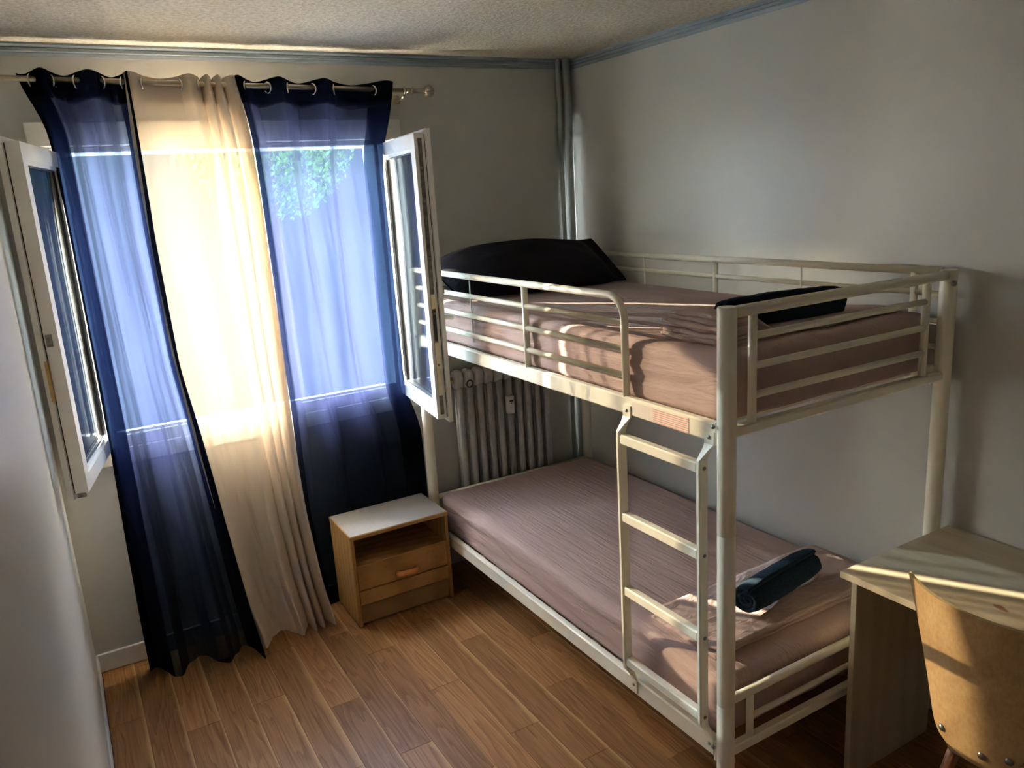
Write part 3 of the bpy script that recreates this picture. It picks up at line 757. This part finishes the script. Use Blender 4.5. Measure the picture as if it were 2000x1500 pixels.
def folded(name, lo, hi, layers, label, seed, skew=0.0, taper=.0):
    mb = MB(); h = (hi[2] - lo[2]) / layers
    for i in range(layers):
        j = .012 * math.sin(i * 2.3 + seed)
        a = (lo[0] + j + .004 * i, lo[1] + .006 * math.sin(i * 1.7), lo[2] + h * i - .002); c = (hi[0] - .004 * i + j, hi[1] - .006 * math.cos(i * 2.1), lo[2] + h * (i + 1) + .002)
        def disp(p, n, i=i):
            t = (p.x - lo[0]) / (hi[0] - lo[0])
            return Vector((.010 * nv(p.y * 14, i * 3.1, seed), -skew * t + .006 * nv(p.x * 9, i * 2.0, seed), .007 * nv(p.x * 7 + seed, p.y * 10, i * .4) + .010 * nv(p.x * 2.2 + seed, p.y * 3, 1.0) * (i + 1) / layers - taper * min(1, max(0, t - .16) * 7) * (p.z - lo[2])))
        rbox(mb, a, c, h * .48, (40, 22, 3), disp)
    o = mb.build(name, 'sheet_mauve_folded', loc=((lo[0] + hi[0]) / 2, (lo[1] + hi[1]) / 2, lo[2]))
    return tag(o, label, 'bed sheet', 'folded sheets at the foot of the bunks')
folded('folded_sheet', (-.955, -2.04, 1.481), (-.150, -1.80, 1.566), 7, 'folded mauve sheet under the towel on the upper bunk', 1.3, skew=.0, taper=.80)
folded('folded_sheet', (-.930, -2.02, .483), (-.095, -1.70, .516), 4, 'folded mauve sheet under the towel on the lower bunk', 4.1, skew=0, taper=.0)
def towel(a, c, R, squash, label, seed, turns=2.6):
    """rolled towel: a thick strip wound in a spiral, its axis from a to c"""
    a = Vector(a); c = Vector(c); ax = (c - a).normalized(); side = Vector((0, 0, 1)).cross(ax).normalized(); up = ax.cross(side)
    mb = MB(); ns = 110; L = 26; th = R / (turns + .35) * .80; r0 = .2 * R
    outer = []; inner = []
    for i in range(ns + 1):
        t = i / ns; ang = turns * 2 * PI * t - PI * .6; r = r0 + (R - r0) * t
        for lst, rr in ((outer, r), (inner, r - th)):
            rr = max(rr, .002)
            lst.append((rr * math.cos(ang), rr * math.sin(ang) * squash))
    ring = outer + inner[::-1]; m = len(ring); vs = []
    for k in range(L + 1):
        t = k / L; q = 1 - .16 * (abs(2 * t - 1) ** 5); p = a + (c - a) * t
        for i, (x, y) in enumerate(ring):
            rad_ = math.hypot(x, y) / R
            e = (.012 * nv(x * 30 + seed, y * 30, 5) + .012 * (1 - rad_)) * (1 if k in (0,) else -1 if k == L else 0)
            n_ = .0030 * nv(x * 45 + seed, y * 45, t * 18) + .0035 * nv(x * 16 + seed, y * 16, t * 6)
            s_ = q * (1 + n_ / max(.02, math.hypot(x, y)) * .8)
            vs.append(p + ax * e + side * (x * s_) + up * (y * s_))
    fs = [(k * m + j, k * m + (j + 1) % m, (k + 1) * m + (j + 1) % m, (k + 1) * m + j) for k in range(L) for j in range(m)]
    for k in (0, L):
        for i in range(ns): fs.append((k * m + i, k * m + i + 1, k * m + m - 2 - i, k * m + m - 1 - i))
    mb.add(vs, fs, True)
    mid = (a + c) / 2
    o = mb.build('rolled_towel', 'towel_navy', loc=(mid.x, mid.y, mid.z - R * squash))
    return tag(o, label, 'towel', 'rolled navy towels')
towel((-.765, -1.872, 1.532), (-.325, -1.945, 1.534), .070, .80, 'rolled dark navy towel lying on the upper bunk', 2.2)
towel((-.722, -1.932, .572), (-.318, -1.868, .572), .066, .88, 'rolled dark navy towel lying on the lower bunk', 8.2)

# ------------------------------------------------------------------ nightstand
NX0, NX1, NY0, NY1, NZ = -1.563, -1.072, -.350, -.045, .462
ns_ = empty('nightstand', ((NX0 + NX1) / 2, (NY0 + NY1) / 2, 0), 'small beech-look nightstand with grey top, open shelf and one drawer', 'nightstand')
nw = 'beech_laminate'
def nb(name, a, c, mat=nw, bev=.0015, parent=ns_): return MB().box(a, c, bev).build(name, mat, parent, loc=a)
nb('side_panel', (NX0, NY0, .008), (NX0 + .016, NY1, NZ - .018))
nb('side_panel', (NX1 - .016, NY0, .008), (NX1, NY1, NZ - .018))
tp = nb('top', (NX0 - .002, NY0 - .004, NZ - .018), (NX1 + .002, NY1, NZ))
nb('laminate_sheet', (NX0 + .003, NY0 + .002, NZ), (NX1 - .003, NY1 - .002, NZ + .0015), 'laminate_grey', 0, tp)
nb('back_panel', (NX0 + .016, NY1 - .008, .02), (NX1 - .016, NY1 - .002, NZ - .018))
nb('shelf', (NX0 + .016, NY0 + .006, .296), (NX1 - .016, NY1 - .008, .312))
dr = nb('drawer', (NX0 + .018, NY0 + .002, .187), (NX1 - .018, NY0 + .018, .306))
mb = MB(); hx, hz = (NX0 + NX1) / 2 + .01, .222
mb.sweep([(hx - .05 + .1 * i / 12, NY0 - .002 - .020 * min(1, math.sin(PI * (i + .6) / 13.2) * 2.2), hz) for i in range(13)], [(.012 * math.cos(2 * PI * j / 10), .013 * math.sin(2 * PI * j / 10)) for j in range(10)])
mb.build('handle', 'handle_orange', dr)
nb('drawer_box', (NX0 + .03, NY0 + .018, .20), (NX1 - .03, NY1 - .02, .29), parent=dr)
nb('lower_panel', (NX0 + .018, NY0 + .003, .112), (NX1 - .018, NY0 + .019, .180))
nb('plinth', (NX0 + .017, NY0 + .020, .010), (NX1 - .017, NY0 + .034, .110), 'beech_plinth')
for x in (NX0 + .008, NX1 - .008):
    for y in (NY0 + .02, NY1 - .02):
        MB().lathe((x, y, 0), (0, 0, 1), [(0, .007), (.008, .007)], 10).build('glide', 'dark_plastic', ns_)
for z, y in ((.365, -.28), (.295, -.325), (.20, -.325)):
    MB().lathe((NX0 + .001, y, z), (-1, 0, 0), [(0, .004), (.002, .004)], 8).build('screw_cap', 'beech_laminate', ns_)

# ------------------------------------------------------------------ desk
DX0, DX1, DY0, DY1, DZ = -.575, -.016, -2.180, -3.42, .740
dk = empty('desk', (0, -2.18, 0), 'pale oak-look desk standing against the right wall at the foot of the bunk bed', 'desk')
dm = 'desk_oak'
def db(name, a, c): return MB().box(a, c, .0015).build(name, dm, dk, loc=(0, -2.18, 0))
db('top', (DX0, DY1, DZ - .022), (DX1, DY0, DZ))
db('side_panel', (-.553, -2.226, 0), (-.128, -2.206, DZ - .022))
db('side_panel', (-.553, DY1 + .03, 0), (-.128, DY1 + .05, DZ - .022))
db('modesty_panel', (-.160, DY1 + .05, .40), (-.142, -2.226, DZ - .022))

# ------------------------------------------------------------------ chair
CHX, CHY = -.633, -2.665
ch = empty('plywood_chair', (-.45, CHY, 0), 'bent plywood chair with worn honey shell back, pushed under the desk', 'chair')
SHW = [(1, .225), (.8, .193), (.6, .164), (.4, .140), (.2, .120), (.12, .110), (.06, .092), (.02, .062), (0, .02)]
def shell(s, t, off=0.0):
    """s across -1..1, t up 0..1 ; the back bulges towards -X"""
    hw_ = lerp_tab(SHW, t)[0]; e = (hw_ / .225) ** 2
    z = .415 + .445 * t + .006 * (1 - s * s) * t
    x = -.095 * (1 - s * s) * e - .052 * (1 - e) + .02 * (1 - t) - off
    return Vector((CHX + x, CHY + hw_ * s, z))
mb = MB(); nu, nvp = 36, 30
f0 = lambda u, v: shell(2 * u - 1, v); f1 = lambda u, v: shell(2 * u - 1, v, -.011)
mb.grid(f0, nu, nvp); mb.grid(f1, nu, nvp)
mb.build('backrest', 'chair_ply', ch)
mb = MB(); per = [(i / 40, 1.0) for i in range(41)] + [(1.0, 1 - i / 40) for i in range(1, 41)] + [(1 - i / 20, 0.0) for i in range(1, 20)] + [(0.0, i / 40) for i in range(0, 40)]
vs = []
for (u, v) in per: vs += [shell(2 * u - 1, v, .0004), shell(2 * u - 1, v, -.0114)]
n = len(per); mb.add(vs, [(2 * i, 2 * ((i + 1) % n), 2 * ((i + 1) % n) + 1, 2 * i + 1) for i in range(n)], True)
mb.build('edge_band', 'ply_edge', ch)
for s, t in ((.74, .125), (-.28, .10), (-.80, .14)):
    p = shell(s, t); MB().lathe(p + Vector((.002, 0, 0)), (-1, .25 * s, -.1), [(0, .011), (.005, .010), (.008, .006), (.009, 0)], 14).build('rivet', 'bolt_metal', ch)
# seat and legs
mb = MB()
def seat(u, v, dz=0):
    a = 2 * u - 1; x = CHX - .03 + .42 * v; hw_ = .085 + .10 * min(1, v * 1.6)
    e = (1 - abs(2 * v - 1) ** 4) ** .25 if 0 < v < 1 else 0.35
    return Vector((x, CHY + a * hw_ * (.55 + .45 * e), .425 - .014 * math.sin(PI * v) * (1 - a * a) + .012 * v + dz))
mb.grid(lambda u, v: seat(u, v), 20, 20); mb.grid(lambda u, v: seat(u, v, -.012), 20, 20)
mb.build('seat', 'chair_ply', ch)
for sx, sy in ((0, 1), (0, -1), (1, 1), (1, -1)):
    xa = CHX + .07 + .24 * sx; xb = CHX - .01 + .38 * sx
    mb = MB(); a_ = Vector((xa, CHY + sy * .085, .412)); b_ = Vector((xb, CHY + sy * .15, .0))
    ax = (a_ - b_); mb.lathe(b_, ax, [(0, .011), (ax.length * .6, .016), (ax.length, .017)], 12)
    mb.build('leg', 'chair_leg_wood', ch)
MB().box((CHX + .05, CHY - .095, .395), (CHX + .085, CHY + .095, .413), .003).build('seat_batten', 'chair_leg_wood', ch)
MB().box((CHX + .30, CHY - .12, .395), (CHX + .335, CHY + .12, .413), .003).build('seat_batten', 'chair_leg_wood', ch)

# ------------------------------------------------------------------ outdoors, seen hazily through the curtains
g = MB().box((-60, .6, -3.2), (60, 90, -3.0)).build('ground', 'ground_gravel'); struct(g)
nh = empty('added_building', (3, 14, -3), 'dark blank building added outside to dim the view through the curtains', 'building')  # added block that keeps the bright sky out of the window view
MB().box((-9.0, 14, -3), (15, 22, 3.7)).build('wall', 'added_building_dark', nh)
MB().box((-9.3, 13.6, 3.7), (15.3, 22.4, 3.9), .02).build('roof', 'bark', nh)
tr = empty('garden_tree', (.75, 9.5, -3.0), 'leafy green tree standing outside the window', 'tree')
MB().lathe((.75, 9.5, -3.0), (0, 0, 1), [(0, .14), (1.5, .10), (4.0, .08), (6.2, .04)], 10).build('trunk', 'bark', tr)
rnd = random.Random(3); vs = []; fs = []
for i in range(9000):
    a = rnd.random() * 2 * PI; b_ = math.acos(2 * rnd.random() - 1); r = (.35 + .65 * rnd.random() ** .4)
    p = Vector((.75 + 1.5 * r * math.sin(b_) * math.cos(a), 9.5 + 1.5 * r * math.sin(b_) * math.sin(a), 3.4 + 1.7 * r * math.cos(b_)))
    q = Vector((rnd.uniform(-1, 1), rnd.uniform(-1, 1), rnd.uniform(-1, 1))).normalized(); w_ = q.orthogonal().normalized(); h_ = q.cross(w_)
    k = len(vs); sz = rnd.uniform(.03, .06)
    vs += [p - w_ * sz, p + h_ * sz * .45, p + w_ * sz, p - h_ * sz * .45]; fs.append((k, k + 1, k + 2, k + 3))
fo = MB().add(vs, fs).build('foliage', 'leaf_green', tr, fix=False); fo['kind'] = 'stuff'
